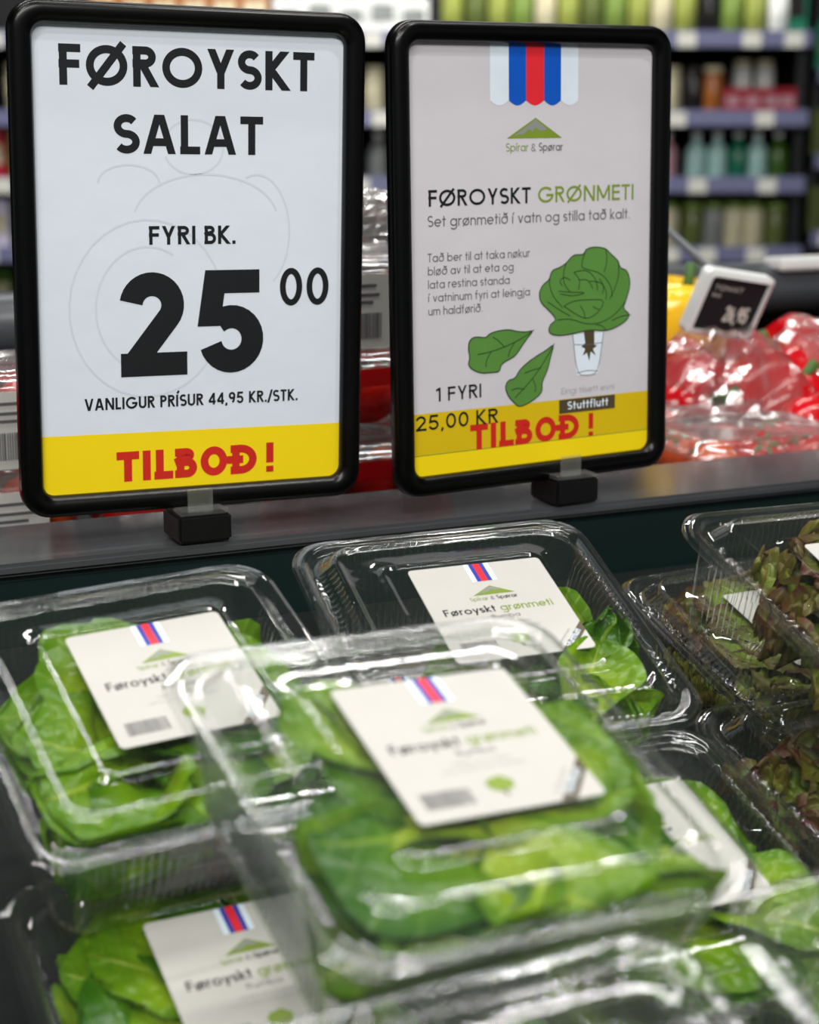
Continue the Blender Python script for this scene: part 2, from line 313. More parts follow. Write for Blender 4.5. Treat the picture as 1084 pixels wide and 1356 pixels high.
def text(mb, s, x0, x1, y, hgt, t, mi, z=.0001, gap=.10, space=.32, ang=0):
    """lettering in the xy plane, from x0 to x1 on baseline y; all in metres"""
    gl = []; x = 0
    for c in s:
        if c == ' ': x += space; continue
        w, st = glyph(c, t); gl.append((x, st)); x += w+gap
    tot = x-gap; sx = (x1-x0)/tot; k = 0; ca, sa = math.cos(ang), math.sin(ang)
    for gx, st in gl:
        for pl in st:
            k += 1; closed = len(pl) > 4 and abs(pl[0][0]-pl[-1][0])+abs(pl[0][1]-pl[-1][1]) < 1e-5
            tmp = MB(); P = [((gx+a)*sx, b*hgt) for a, b in pl]
            if len(P) == 2 and abs(pl[1][1]-pl[0][1]) > .3 and abs(pl[1][0]-pl[0][0]) > .02 and abs(pl[0][1]+.05) > .001:
                dx, dy = P[1][0]-P[0][0], P[1][1]-P[0][1]; hx = t*hgt/2*math.hypot(dx, dy)/abs(dy)
                tmp.add([(P[0][0]-hx, P[0][1], 0), (P[0][0]+hx, P[0][1], 0), (P[1][0]+hx, P[1][1], 0), (P[1][0]-hx, P[1][1], 0)], [(0, 1, 2, 3)], mi)
            else: ribbon(tmp, P, t*hgt, 0, mi, closed)
            mb.add([(x0+v[0]*ca-v[1]*sa, y+v[0]*sa+v[1]*ca, z+k*2e-7) for v in tmp.v], tmp.f, mi)
def poly(mb, pts, z, mi):
    mb.add([(x, y, z) for x, y in pts], [tuple(range(len(pts)))], mi)
def mm(pts): return [(a/1000, b/1000) for a, b in pts]
def rect(mb, x0, y0, x1, y1, z, mi): poly(mb, [(x0, y0), (x1, y0), (x1, y1), (x0, y1)], z, mi)

# ------------------------------------------------------------------ the setting
def structure(name, me, mw=None):
    o = link(name, me); o['kind'] = 'structure'
    if mw is not None: o.matrix_world = mw
    return o
mb = MB(); mb.box((1, 3, -.05), (14, 16, .1)); structure('floor', mb.mesh('floor', M['floor']))
mb = MB(); mb.box((1, 3, 3.15), (14, 16, .1)); structure('ceiling', mb.mesh('ceiling', M['ceil']))
mb = MB(); mb.box((0, 0, 1.55), (14, .1, 3.1)); structure('wall_back', mb.mesh('wall_back', M['wall']), TR(2.6, 6.6, 0) @ RZ(-YAW))

# chiller: base cabinet, sloping bed, the rail between the two bays and the second bay
BED_T = .325
c = thing('chiller_cabinet', 'dark green chiller bay with sloping bed under the salad boxes', 'chiller', TR(.35, .45, 0))
mb = MB(); mb.box((0, -.02, .30), (1.9, .58, .60)); link('cabinet_base', bevel(mb.mesh('cabinet_base', M['railfront']), .006), c)
mb = MB(); mb.box((0, 0, -.006), (1.9, .66, .012)); link('sloping_bed', bevel(mb.mesh('sloping_bed', M['bed']), .002), c, TR(0, -.02, .818) @ RX(BED_T))
mb = MB(); mb.box((0, -.30, .66), (1.9, .02, .16)); link('front_panel', bevel(mb.mesh('front_panel', M['railfront']), .003), c)

r_ = thing('divider_rail', 'dark green rail with grey top dividing the chiller bays', 'rail', TR(.4, .7825, .80))
mb = MB(); mb.box((0, 0, .078), (2.0, .072, .152)); link('rail_body', bevel(mb.mesh('rail_body', M['railfront']), .003), r_)
mb = MB(); mb.box((0, 0, .157), (2.0, .077, .006)); link('rail_top', bevel(mb.mesh('rail_top', M['railtop']), .0018), r_)

c = thing('rear_chiller_cabinet', 'rear chiller bay holding tomatoes and peppers behind the rail', 'chiller', TR(.45, 1.08, 0))
mb = MB(); mb.box((0, .02, .44), (2.0, .50, .88)); link('cabinet_base', bevel(mb.mesh('rear_base', M['railfront']), .006), c)
mb = MB(); mb.box((0, 0, -.006), (2.0, .50, .012)); link('rear_bed', bevel(mb.mesh('rear_bed', M['bed']), .002), c, TR(0, -.0, .918) @ RX(.12))
c = thing('rear_bumper_rail', 'grey round bumper rail with pale strip behind the peppers', 'rail', TR(.9, 1.20, .97))
mb = MB(); mb.tube([(-1.1, 0, .045), (.5, 0, .045)], .022, 20); link('bumper_tube', mb.mesh('bumper_tube', M['tube'], True), c)
mb = MB(); mb.box((.29, -.012, .066), (.62, .028, .010)); link('pale_strip', bevel(mb.mesh('pale_strip', M['white']), .002), c)
mb = MB(); mb.box((-.3, .03, -.03), (1.6, .02, .13)); link('back_panel', bevel(mb.mesh('back_panel', M['bed']), .002), c)

# ------------------------------------------------------------------ the two upright signs
def frame_mesh():
    mb = MB(); prof = [(0, 0), (.0, .0016), (.0012, .0036), (.004, .0046), (.007, .0046), (.0092, .0034), (.0098, .0008), (.0098, -.004), (.0085, -.0052), (0, -.0052)]
    rs = []
    for i in range(len(prof)+1):
        o_, z = prof[i % len(prof)]
        rs.append([(p[0], p[1], z) for p in rrect(.072+o_, .103+o_, .0055+o_*.75, 3, 8)])
    mb.rings(rs, 0); me = mb.mesh('sign_frame', M['frame'], True)
    return me
FRAME = frame_mesh()
def base_block_mesh():
    mb = MB(); mb.box((0, 0, .0065), (.0255, .026, .013)); return bevel(mb.mesh('base_block', M['block']), .0012)
def clip_mesh():
    mb = MB(); mb.box((0, -.001, .0140), (.0225, .022, .0022)); mb.box((0, -.0058, .0185), (.0120, .0014, .011)); mb.box((0, .0095, .0185), (.0120, .0014, .011))
    return bevel(mb.mesh('clear_clip', M['clip']), .0004, 1)
BB, CLIP = base_block_mesh(), clip_mesh()
SM = ['paper', 'ink', 'yellow', 'redink', 'ghost', 'paper2', 'grey', 'lgrey', 'flagred', 'blue', 'pale', 'olive', 'stone', 'leafink', 'leafline', 'brownink', 'yellow2']
SI = {k: i for i, k in enumerate(SM)}
def sign(label, pos, yaw, tilt, roll, printer, clipx, paper):
    mw = TR(*pos) @ RZ(yaw) @ RX(tilt) @ RY(roll)
    base = TR(pos[0]+clipx, pos[1]-.002, .961) @ RZ(yaw*.5)
    t = thing('price_sign', label, 'sign', base)
    inv = base.inverted()
    face = inv @ mw @ RX(math.pi/2)                       # sign plane: x right, y up, z towards the viewer
    link('frame', FRAME, t, face)
    mb = MB()
    ps = [(p[0], p[1]) for p in rrect(.0735, .1045, .006, 1, 6)]
    poly(mb, ps, 0, SI[paper]); printer(mb)
    link('poster', mb.mesh('poster', [M[k] for k in SM]), t, face @ TR(0, 0, -.0008))
    mb = MB(); mb.rings([[(p[0], p[1], z) for p in rrect(.074, .105, .006, 1, 6)] for z in (-.0042, -.0012)], 0, cap0=True, cap1=True)
    link('back_plate', mb.mesh('back_plate', M['frame']), t, face)
    link('base_block', BB, t); link('clear_clip', CLIP, t)
    return t
def print_left(mb):
    k = SI['ink']; S = .001
    # ghost of the print on the back of the sheet
    for cx, cy, rx, ry, a0, a1 in ((-22, -20, 36, 40, 20, 330), (-22, -20, 24, 28, 60, 300), (6, 20, 34, 20, 10, 170), (0, 52, 14, 12, 200, 520), (30, 14, 16, 26, -60, 110), (-30, 36, 14, 8, 0, 180)):
        ribbon(mb, mm(arc(cx, cy, rx, ry, a0, a1, 30)), .0009, .00006, SI['ghost'])
    text(mb, 'FØROYSKT', -.0602, .0578, .0776, .0172, .20, k, gap=.11)
    text(mb, 'SALAT', -.0362, .0330, .0488, .0170, .20, k, gap=.09)
    text(mb, 'FYRI BK.', -.0212, .0198, .0088, .0083, .185, k)
    text(mb, '25', -.0366, .0346, -.0506, .0476, .225, k, gap=.10)
    text(mb, '00', .0413, .0660, -.0202, .0176, .165, k, gap=.1)
    text(mb, 'VANLIGUR PRÍSUR 44,95 KR./STK.', -.0520, .0506, -.0652, .0055, .18, k, space=.36)
    poly(mb, [(-.0735, -.0760), (-.0735, -.0985), (-.0715, -.1025), (-.0675, -.1045), (.0675, -.1045), (.0715, -.1025), (.0735, -.0985), (.0735, -.0772)], .00008, SI['yellow'])
    text(mb, 'TILBQÐ', -.0378, .0308, -.0990, .0140, .27, SI['redink'], z=.00014, gap=.045)
    text(mb, '!', .0345, .0388, -.0990, .0142, .26, SI['redink'], z=.00014)
def print_right(mb):
    k = SI['ink']; g = SI['grey']
    for i, (m, a, b) in enumerate((('pale', -25.8, -15), ('blue', -15, -4.9), ('flagred', -4.9, 5.7), ('blue', 5.7, 15.8), ('pale', 15.8, 26.2))):
        pts = [(a, 104.4), (a, 76.4)]+[(a+(b-a)*j/8, 76.4-2.4*math.sin(math.pi*j/8)) for j in range(1, 8)]+[(b, 76.4), (b, 104.4)]
        poly(mb, mm(pts), .0001, SI[m])
    poly(mb, mm([(-16.3, 58.4), (.7, 68.2), (16.6, 58.4)]), .0001, SI['olive'])
    poly(mb, mm([(-12.5, 59.2), (.7, 67.4), (8, 62.4), (3.2, 61.8), (.8, 63.6), (-1, 61.6), (-3.4, 62.6), (-6.4, 60.2), (-9, 60.2)]), .00013, SI['stone'])
    text(mb, 'Spírar', -.0166, -.0036, .0522, .0040, .11, SI['olive'])
    text(mb, '&', -.0018, .0008, .0522, .0036, .10, SI['grey'])
    text(mb, 'Spørar', .0027, .0170, .0522, .0040, .13, g)
    text(mb, 'FØROYSKT', -.0611, -.0022, .0271, .0078, .165, k)
    text(mb, 'GRØNMETI', .0020, .0614, .0271, .0078, .15, SI['olive'])
    text(mb, 'Set grønmetið í vatn og stilla tað kalt.', -.0616, .0592, .0176, .0052, .115, g, space=.34)
    for s, x1, y in (('Tað ber til at taka nøkur', -.0027, .0009), ('bløð av til at eta og', -.0125, -.0054), ('lata restina standa', -.0148, -.0118), ('í vatninum fyri at leingja', -.0027, -.0182), ('um haldførið.', -.0308, -.0246)):
        text(mb, s, -.0619, x1, y, .0041, .115, g, space=.34)
    # lettuce in a glass and two loose leaves, drawn flat
    head = [(36.8, 4.2), (43.8, 3.2), (47.3, 0), (52, -3.5), (53.1, -7.4), (57.9, -8.6), (60.1, -15.8), (57.2, -24.1), (55.1, -28.2), (60.4, -31.7), (55.5, -36), (45, -39.3), (34.5, -37.6), (24.1, -39.1), (13.8, -39.6), (8.3, -37.5), (9.5, -33.3), (13.8, -31.5), (9, -26.4), (3.6, -22.2), (2.7, -17.1), (5.2, -13.1), (9, -11.2), (10.3, -6.4), (15.4, -5.3), (19.2, -3.4), (23.9, 1), (29.9, .3), (31.6, 3.3)]
    def smooth(P, closed=True):
        for _ in range(2):
            Q = []; n = len(P)
            for i in range(n if closed else n-1):
                a, b = P[i], P[(i+1) % n]; Q += [(a[0]*.75+b[0]*.25, a[1]*.75+b[1]*.25), (a[0]*.25+b[0]*.75, a[1]*.25+b[1]*.75)]
            P = Q if closed else [P[0]]+Q+[P[-1]]
        return P
    poly(mb, mm([(23.6, -39.5), (42.9, -39.5), (39.9, -60.3), (36, -61), (30, -61), (26.3, -60.6)]), .00008, SI['pale'])
    roots = [(30.1, -35.9), (37.1, -36.7), (37.2, -45.5), (38.9, -46.3), (36.3, -47.6), (38.1, -51.2), (34.9, -48.9), (34.1, -53.8), (32.5, -49.4), (29.9, -50.7), (31.4, -47.3), (29, -46), (31.4, -44.4)]
    poly(mb, mm(roots), .00012, SI['brownink'])
    for P in ([(23.6, -39.5), (26.3, -60.3), (33, -61.2), (39.9, -60.3), (42.9, -39.5)], [(24.7, -44.7), (33, -45.4), (42.1, -44.8)], [(26.4, -59.4), (33, -58.4), (39.8, -59.4)]): ribbon(mb, mm(smooth(P, False)), .00035, .00013, SI['grey'])
    leafA = [(-.3, -35.6), (-5.8, -40.8), (-10.5, -46.7), (-13.3, -48.6), (-20.1, -51), (-20.9, -55.1), (-25.9, -55), (-31.7, -55), (-37.5, -52.6), (-39.6, -49.7), (-38.3, -47), (-39.5, -41.5), (-38.2, -37.4), (-34.1, -36.6), (-29.1, -37.7), (-26.6, -35.4), (-20, -34.4), (-15, -34.4), (-10.8, -35.6), (-4.9, -36.4)]
    leafB = [(12.1, -43.3), (10, -49.4), (7.8, -57), (4.4, -62.4), (4.9, -67.3), (.2, -70.5), (-5, -72.9), (-10, -73.7), (-12.6, -71), (-15.9, -67.9), (-17.9, -62.9), (-15.9, -59.6), (-11.7, -59.2), (-9.2, -55.2), (-4.9, -52), (1, -48.9), (7, -46.4)]
    for P in (head, leafA, leafB):
        Q = smooth(P); poly(mb, mm(Q), .00015, SI['leafink']); ribbon(mb, mm(Q+[Q[0]]), .0006, .00017, SI['leafline'], True)
    for P in ([(-.3, -35.6), (-8, -39.5), (-18, -43), (-28, -45), (-34, -45.5)], [(-18, -43), (-22, -39), (-25, -37.5)], [(-12, -41), (-15, -45), (-16, -48)], [(-26, -44.6), (-29, -49), (-29, -52)], [(12.1, -43.3), (6, -52), (-2, -61), (-12, -69)], [(4, -55), (-3, -56), (-6, -57)], [(-1, -60), (1, -65), (0, -67)], [(-6, -65), (-11, -64), (-14, -65)],
              [(31.6, 3.3), (28.2, -5.2), (30.8, -6.7), (41.2, -9.2), (47.4, -15.8), (48.3, -21.5)], [(18, -24.8), (24, -22.3), (34.4, -22.4), (44, -22.9), (39.7, -29.5), (31.9, -32.5), (24.1, -28.6), (18, -24.8)], [(14.6, -17), (22.3, -18.1), (32.6, -18.6), (24, -20.2), (15.4, -18.4)],
              [(10.3, -7.1), (8.6, -12.5), (11.2, -19.6), (17.2, -25.4)], [(52, -3.5), (52.6, -10.5), (50.1, -17.4), (46.6, -22.8)], [(57.2, -24.1), (50.2, -31.4), (39.7, -35.1), (31, -34.6), (22.3, -31.3), (13.8, -31.5)], [(19.2, -3.4), (17.4, -8), (18, -14), (22, -18)], [(24, -8), (28, -12), (27, -17)], [(24, -8), (32, -7), (38, -12), (39, -18)], [(34, -13), (42, -14), (45, -20), (44, -23)],
              [(27, -12), (33, -12), (36, -17)], [(43.8, 3.2), (45, -3), (43, -9)], [(8, -22), (16, -27), (22, -30)], [(28, -25), (31, -29), (31, -32)], [(36, -26), (40, -28)], [(45, -39), (42, -36), (38, -35.4)], [(60.4, -31.7), (54, -32), (48, -34)], [(17, -14.5), (15, -12), (18, -10), (22, -12)], [(40, -12), (43, -16), (42, -20)]):
        ribbon(mb, mm(smooth(P, False)), .0005, .00018, SI['leafline'])
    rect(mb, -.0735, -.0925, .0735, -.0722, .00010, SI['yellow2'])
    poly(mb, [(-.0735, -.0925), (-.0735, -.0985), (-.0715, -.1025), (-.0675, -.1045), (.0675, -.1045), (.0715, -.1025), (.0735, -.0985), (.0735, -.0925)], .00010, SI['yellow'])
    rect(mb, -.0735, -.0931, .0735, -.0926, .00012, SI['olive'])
    text(mb, '1 FYRI', -.0584, -.0318, -.0668, .0068, .15, k, z=.0002)
    text(mb, '25,00 KR', -.0701, -.0219, -.0805, .0074, .15, k, z=.00022, space=.3)
    text(mb, 'TILBQÐ', -.0386, .0285, -.0930, .0128, .25, SI['redink'], z=.00016, gap=.045)
    text(mb, '!', .0334, .0372, -.0928, .0120, .24, SI['redink'], z=.00016)
    text(mb, 'Eingi tilsett evni', .0166, .0502, -.0696, .0032, .10, SI['lgrey'])
    rect(mb, .0152, -.0795, .0506, -.0724, .00024, SI['brownink'])
    text(mb, 'Stuttflutt', .0204, .0462, -.0778, .0042, .17, SI['pale'], z=.00027)
sign('black-framed sign reading FØROYSKT SALAT 25 00', (.2423, .7581, EYE-.0622), 0, .0118, .0173, print_left, -.003, 'paper')
sign('black-framed sign with drawn lettuce reading FØROYSKT GRØNMETI', (.4184, .7581, EYE-.0653), .1002, -.0179, -.0069, print_right, .018, 'paper2')

# ------------------------------------------------------------------ salad boxes
W, D, H = .1300, .1393, .047
NS, NC = 140, 20                     # 28 ribs a side, five points each
def prof_rings(prof):
    """prof: (inset, z, rib amplitude, crimp amplitude)"""
    rs = []
    for ins, z, rib, crimp in prof:
        a, b = W/2-ins, D/2-ins; ring = []
        for x, y, nx, ny, q in rrect(a, b, max(.003, .0165-ins*.35), NS, NC):
            o = 0; dz = 0
            if q >= 0 and .02 < q < .98:
                w = .5-.5*math.cos(2*math.pi*28*q); o = rib*(w**1.5); dz = crimp*(w**3)
            ring.append((x+nx*o, y+ny*o, z+H+dz))
        rs.append(ring)
    return rs
def tray_mesh(mat):
    e = .001
    P = [(0, -3.4*e, 0, 0), (0, -1.2*e, 0, 0), (.6*e, -.6*e, 0, 0), (4.4*e, -.6*e, 0, 0), (5.4*e, -1.2*e, 0, 0), (6.4*e, -3.2*e, 0, 0), (6.9*e, -6*e, 0, 0), (7.4*e, -8*e, -.0016, 0), (8.6*e, -16*e, -.0019, 0), (11*e, -30*e, -.0019, 0), (12.6*e, -39*e, -.0016, 0),
         (13.6*e, -42.5*e, 0, 0), (15*e, -45*e, 0, 0), (18*e, -46.6*e, 0, 0), (24*e, -46.8*e, 0, 0), (25*e, -45.6*e, 0, 0), (34*e, -45.4*e, 0, 0)]
    mb = MB(); mb.rings(prof_rings(P), 0, cap1=True); return mb.mesh('box_tray', mat, True)
def lid_mesh(mat):
    e = .001
    P = [(1.6*e, -2.0*e, 0, 0), (1.5*e, .2*e, 0, 0), (2.1*e, .8*e, 0, 0), (4.6*e, .8*e, 0, 0), (5.3*e, 0*e, 0, 0), (6*e, -1.8*e, 0, .0), (6.8*e, -2.2*e, 0, .0009), (8.8*e, -2.2*e, 0, .0012), (9.6*e, -1.2*e, -.0003, .0009), (12.2*e, 3.2*e, -.0008, 0), (13.2*e, 5.0*e, 0, 0), (14*e, 5.9*e, 0, 0), (15*e, 6.2*e, 0, 0),
         (16.2*e, 6.0*e, 0, 0), (17*e, 5.2*e, 0, 0), (18.2*e, 4.9*e, 0, 0), (28.6*e, 4.8*e, 0, 0), (29.4*e, 5.1*e, 0, 0), (30*e, 5.8*e, 0, 0), (30.8*e, 6.1*e, 0, 0), (31.8*e, 6.0*e, 0, 0), (32.4*e, 5.5*e, 0, 0), (33.5*e, 5.4*e, 0, 0)]
    mb = MB(); mb.rings(prof_rings(P), 0, cap1=True); return mb.mesh('box_lid', mat, True)
TRAY, LID = tray_mesh(M['clear']), lid_mesh(M['clear'])
TRAYF, LIDF = tray_mesh(M['fog']), lid_mesh(M['fog'])
LM = ['label', 'ink', 'grey', 'lgrey', 'flagred', 'navy', 'pale', 'olive', 'stone', 'barc', 'brownink', 'leafink']
LI = {k: i for i, k in enumerate(LM)}
def label_mesh():
    mb = MB(); a, b = .02845, .03065
    out = [(p[0], p[1]) for p in rrect(a, b, .002, 1, 4)]
    mb.rings([[(x, y, 0) for x, y in out], [(x, y, .00025) for x, y in out]], 0, cap0=True, cap1=True)
    z = .00035
    for m, x0, x1 in (('pale', -4.6, -2.5), ('navy', -2.5, -.7), ('flagred', -.7, 2.1), ('navy', 2.1, 3.9), ('pale', 3.9, 6.0)): rect(mb, x0/1000, .0185, x1/1000, .0305, z, LI[m])
    poly(mb, mm([(-7.6, 9.4), (1.2, 15.2), (10, 9.4)]), z, LI['olive']); poly(mb, mm([(-5.6, 9.9), (1.2, 14.6), (5, 12.0), (2.4, 11.6), (.8, 12.4), (-1, 11), (-3, 10.8)]), z+.00005, LI['stone'])
    text(mb, 'Spírar', -.0099, -.0022, .0060, .0024, .12, LI['olive'], z); text(mb, '&', -.0012, .0004, .0060, .0022, .1, LI['grey'], z); text(mb, 'Spørar', .0014, .0101, .0060, .0024, .14, LI['ink'], z)
    text(mb, 'Føroyskt', -.0232, -.0018, -.0018, .0043, .15, LI['ink'], z); text(mb, 'grønmeti', .0002, .0224, -.0018, .0043, .13, LI['olive'], z)
    text(mb, 'Rumba', -.0052, .0066, -.0062, .0024, .12, LI['grey'], z)
    text(mb, 'tilsett evni einki', -.0088, .0096, -.0098, .0014, .1, LI['lgrey'], z); text(mb, 'nettovekt sum stendur', -.0129, .0127, -.0126, .0014, .1, LI['lgrey'], z)
    x = -.0238; r = random.Random(3)
    while x < -.0096:
        w = r.choice((.0002, .00035, .0005)); rect(mb, x, -.0258, x+w, -.0192, z, LI['barc']); x += w+r.choice((.0002, .0003))
    poly(mb, mm([(.7+4.1*math.cos(q)*(1+.08*math.sin(7*q)), -19.8+3.1*math.sin(q)*(1+.1*math.sin(6*q))) for q in [2*math.pi*i/36 for i in range(36)]]), z, LI['olive'])
    rect(mb, .0003, -.0248, .0012, -.0224, z, LI['brownink'])
    poly(mb, mm([(28.4, -13.8), (14.0, -30.6), (19.0, -30.6), (28.4, -19.4)]), z, LI['brownink'])
    ang = math.atan2(15.3, 13.6)
    text(mb, 'Stuttflutt', .0182, .0182+.0125, -.0291, .0026, .16, LI['pale'], z+.0001, ang=ang)
    text(mb, 'goymist kalt', .0146, .0146+.0120, -.0272, .0012, .1, LI['lgrey'], z+.0001, ang=ang)
    return mb.mesh('box_label', [M[k] for k in LM])
LABEL = label_mesh()
def boxmat(p): return TR(p[0], p[1], EYE+p[2]) @ RZ(p[3]) @ RX(p[4]) @ RY(p[5]) @ TR(0, 0, -H)
def salad_box(label, pose, fog=False, lab=True, group='clear plastic salad boxes'):
    t = thing('salad_box', label, 'salad box', boxmat(pose), group)
    link('tray', TRAYF if fog else TRAY, t); link('lid', LIDF if fog else LID, t, TR(.0003, -.0003, .0002) @ RZ(.004))
    if lab: tag(link('label', LABEL, t, TR(.0049, .0036, H+.0056)), 'off-white printed paper label')
    return t

# ------------------------------------------------------------------ lettuce
def sclamp(v, lim):
    k = .78*lim; a = abs(v)
    return v if a <= k else math.copysign(k+(lim-k)*math.tanh((a-k)/(lim-k)), v)
def leaf_mesh(mats, L_, Wd, az, e0, e1, base, cup=.5, ruf=.0015, nr=5, roll=0., frill=0., nu=16, nv=20, seed=0, tipw=.8, bend=0., hi=.0505, crum=1.):
    mb = MB(); mb.hasuv = True; p = Vector(base); ph = seed*1.7; V = []; UV = []; az_ = az
    for j in range(nv+1):
        s = j/nv; e = e0+(e1-e0)*s; az_ = az+bend*s
        T = Vector((math.cos(az_)*math.cos(e), math.sin(az_)*math.cos(e), math.sin(e)))
        side = Vector((-math.sin(az_), math.cos(az_), 0)); side = Matrix.Rotation(roll, 3, T) @ side; nrm = T.cross(side) * -1
        if nrm.z < 0 and abs(e) < 1.2: nrm = -nrm
        w = Wd/2*(.16+.84*min(1, (math.sin(math.pi*min(.5, s*.5+.02)))**1.2*1.15))*(1 if s < tipw else math.sqrt(max(0.0, 1-((s-tipw)/(1-tipw+.002))**2)))
        for i in range(nu+1):
            u = 2*i/nu-1; au = abs(u)
            q = p+side*(u*w)+nrm*(cup*w*au**1.7)
            nn = noise.noise(Vector((s*4+ph, u*2.2, seed)))*.0065*crum+noise.noise(Vector((s*11+ph, u*6, seed+3)))*.0022*crum
            q = q+nrm*(nn+ruf*au**2.5*math.sin(nr*2*math.pi*s+ph+(1.3 if u > 0 else 0)))
            if frill:
                edge = max(au, (s-.35)/.65)**2
                q = q+nrm*(frill*edge*math.sin(26*s+u*5+ph))+nrm*(frill*.5*edge*math.sin(17*u+9*s+ph))+side*(frill*.4*edge*math.cos(26*s+u*5+ph))+T*(frill*.35*edge*math.cos(17*u+ph))
            z = q.z; z = .0018 if z < .0018 else z
            z = z if z < hi*.85 else hi*.85+hi*.15*math.tanh((z-hi*.85)/(hi*.15))
            k = (H-min(z, H))*.14
            V.append((sclamp(q.x, W/2-.0092-k), sclamp(q.y, D/2-.0092-k), z)); UV.append((i/nu, s))
        p = p+T*(L_/nv)
    fs = [(j*(nu+1)+i, j*(nu+1)+i+1, (j+1)*(nu+1)+i+1, (j+1)*(nu+1)+i) for j in range(nv) for i in range(nu)]
    mb.v = V; mb.f = fs; mb.m = [0]*len(fs); mb.uv = UV
    return mb.mesh('leaf', mats, True)
def butter_head(label, pose, seed, c=(0, 0), n=17, lay=None, mats=('butter', 'deep'), group='green lettuces in the boxes', scale=1.):
    r = random.Random(seed); t = thing('green_lettuce', label, 'lettuce', boxmat(pose), group)
    spec = []
    for k in range(n):
        f = k/(n-1); az = k*2.399+r.uniform(-.3, .3)+seed
        rad = .008+.006*r.random()
        base = (c[0]-math.cos(az)*rad*.3, c[1]-math.sin(az)*rad*.3, .004+.016*f)
        spec.append(dict(L_=scale*(.078-.014*f+r.uniform(-.008, .010)), Wd=scale*r.uniform(.050, .074), az=az, e0=.45+.5*f+r.uniform(-.1, .3), e1=-.25+.5*f+r.uniform(-.25, .35), base=base, cup=r.uniform(.3, 1.0), ruf=r.uniform(.001, .0028), nr=r.choice((3, 4, 5)), roll=r.uniform(-.8, .8), bend=r.uniform(-.6, .6), hi=r.uniform(.036, .0505)))
    spec += lay or []
    for k, s in enumerate(spec):
        m = M[mats[0]] if r.random() < .6 else M[mats[1]]
        me = leaf_mesh(m, seed=seed*31+k, **s)
        link('leaf', me, t)
    return t
def lollo_head(label, pose, seed, c=(0, 0), n=46, group='red frilly lettuces in the boxes'):
    r = random.Random(seed); t = thing('red_lettuce', label, 'lettuce', boxmat(pose), group)
    for k in range(n):
        f = k/(n-1); az = k*2.399; R_ = .046*math.sqrt(1-f*.9)
        base = (c[0]+math.cos(az)*R_*.55, c[1]+math.sin(az)*R_*.6, .006+.030*f)
        me = leaf_mesh(M['lollo'] if r.random() < .6 else M['lollog'], .036+r.uniform(0, .018), .040+r.uniform(0, .014), az+r.uniform(-.5, .5), .5+.6*f, .15+.5*f, base, cup=.3, ruf=.002, frill=.0050, roll=r.uniform(-.6, .6), nu=30, nv=26, tipw=.5, seed=seed*31+k, hi=.051)
        link('leaf', me, t)
    return t
POSE = {
 'F': (0.1990, 0.4037, -0.1738, 0.0250, 0.3121, 0.0233), 'B': (0.3000, 0.5758, -0.1920, -0.0925, 0.3613, -0.0214),
 'L': (0.1581, 0.5460, -0.1919, 0.0643, 0.3695, -0.0457), 'BL': (0.1611, 0.4734, -0.2688, 0.0096, 0.3239, -0.0144),
 'BC': (0.1665, 0.2753, -0.2239, 0.0092, 0.3636, -0.0382), 'BR': (0.3064, 0.2747, -0.2150, 0.0483, 0.3770, -0.0529),
 'E': (0.3057, 0.4669, -0.2500, 0.0124, 0.3367, 0.0081), 'R': (0.4507, 0.5183, -0.1851, 0.0958, 0.4165, 0.0529),
 'S': (0.4925, 0.6286, -0.2350, 0.0230, 0.2998, -0.0150),
 'U': (0.2850, 0.6130, -0.2480, 0.0000, 0.3250, 0.0), 'S2': (0.4480, 0.4980, -0.2560, 0.0500, 0.3300, 0.0), 'N': (0.2900, 0.3330, -0.3000, 0.0200, 0.3250, 0.0), 'N2': (0.1500, 0.3360, -0.3130, 0.0, 0.3250, 0.0),
}
salad_box('fogged salad box with tilted label, topmost in the centre of the pile', POSE['F'], True)
butter_head('bright green lettuce filling the topmost fogged centre box', POSE['F'], 5, (.006, -.020), 18, [
    dict(L_=.085, Wd=.040, az=.15, e0=.15, e1=-.15, base=(-.030, -.022, .044), cup=.35, ruf=.002, nr=3, roll=.15, tipw=.5),
    dict(L_=.070, Wd=.036, az=2.3, e0=.2, e1=.1, base=(.012, -.012, .040), cup=.5, ruf=.001, nr=3, roll=-.3),
    dict(L_=.080, Wd=.040, az=1.4, e0=.4, e1=.0, base=(.052, -.042, .018), cup=-.35, ruf=.001, nr=2, roll=1.0),
    dict(L_=.070, Wd=.05, az=-1.2, e0=.3, e1=-.1, base=(-.01, -.01, .036), cup=.35, ruf=.002, nr=3, roll=.2)])
salad_box('salad box standing behind the centre box and below the lettuce sign', POSE['B'])
butter_head('green lettuce with one rolled leaf in the box below the lettuce sign', POSE['B'], 11, (.032, -.024), 11, [
    dict(L_=.052, Wd=.036, az=.95, e0=.35, e1=.25, base=(.010, -.060, .034), cup=1.1, ruf=.0, nr=1, roll=.25, tipw=.55, crum=.3, hi=.054),
    dict(L_=.055, Wd=.05, az=2.6, e0=.3, e1=.0, base=(.02, -.03, .02), cup=.5, ruf=.001, nr=2)], scale=.72)
salad_box('salad box below the FØROYSKT SALAT sign, touching the left picture edge', POSE['L'])
butter_head('pale green lettuce in the box below the FØROYSKT SALAT sign', POSE['L'], 23, (-.006, -.016), 20)
salad_box('salad box in the bottom left corner, half under the centre box', POSE['BL'])
butter_head('green lettuce in the bottom left corner box', POSE['BL'], 31, (-.004, .004), 20)
salad_box('fogged salad box cut by the bottom picture edge, in front of centre box', POSE['BC'], True)
butter_head('green lettuce in the fogged box at the bottom picture edge', POSE['BC'], 37, (0, -.004), 15)
salad_box('fogged salad box in the bottom right corner', POSE['BR'], True)
butter_head('green lettuce in the bottom right corner box', POSE['BR'], 41, (0, -.004), 15)
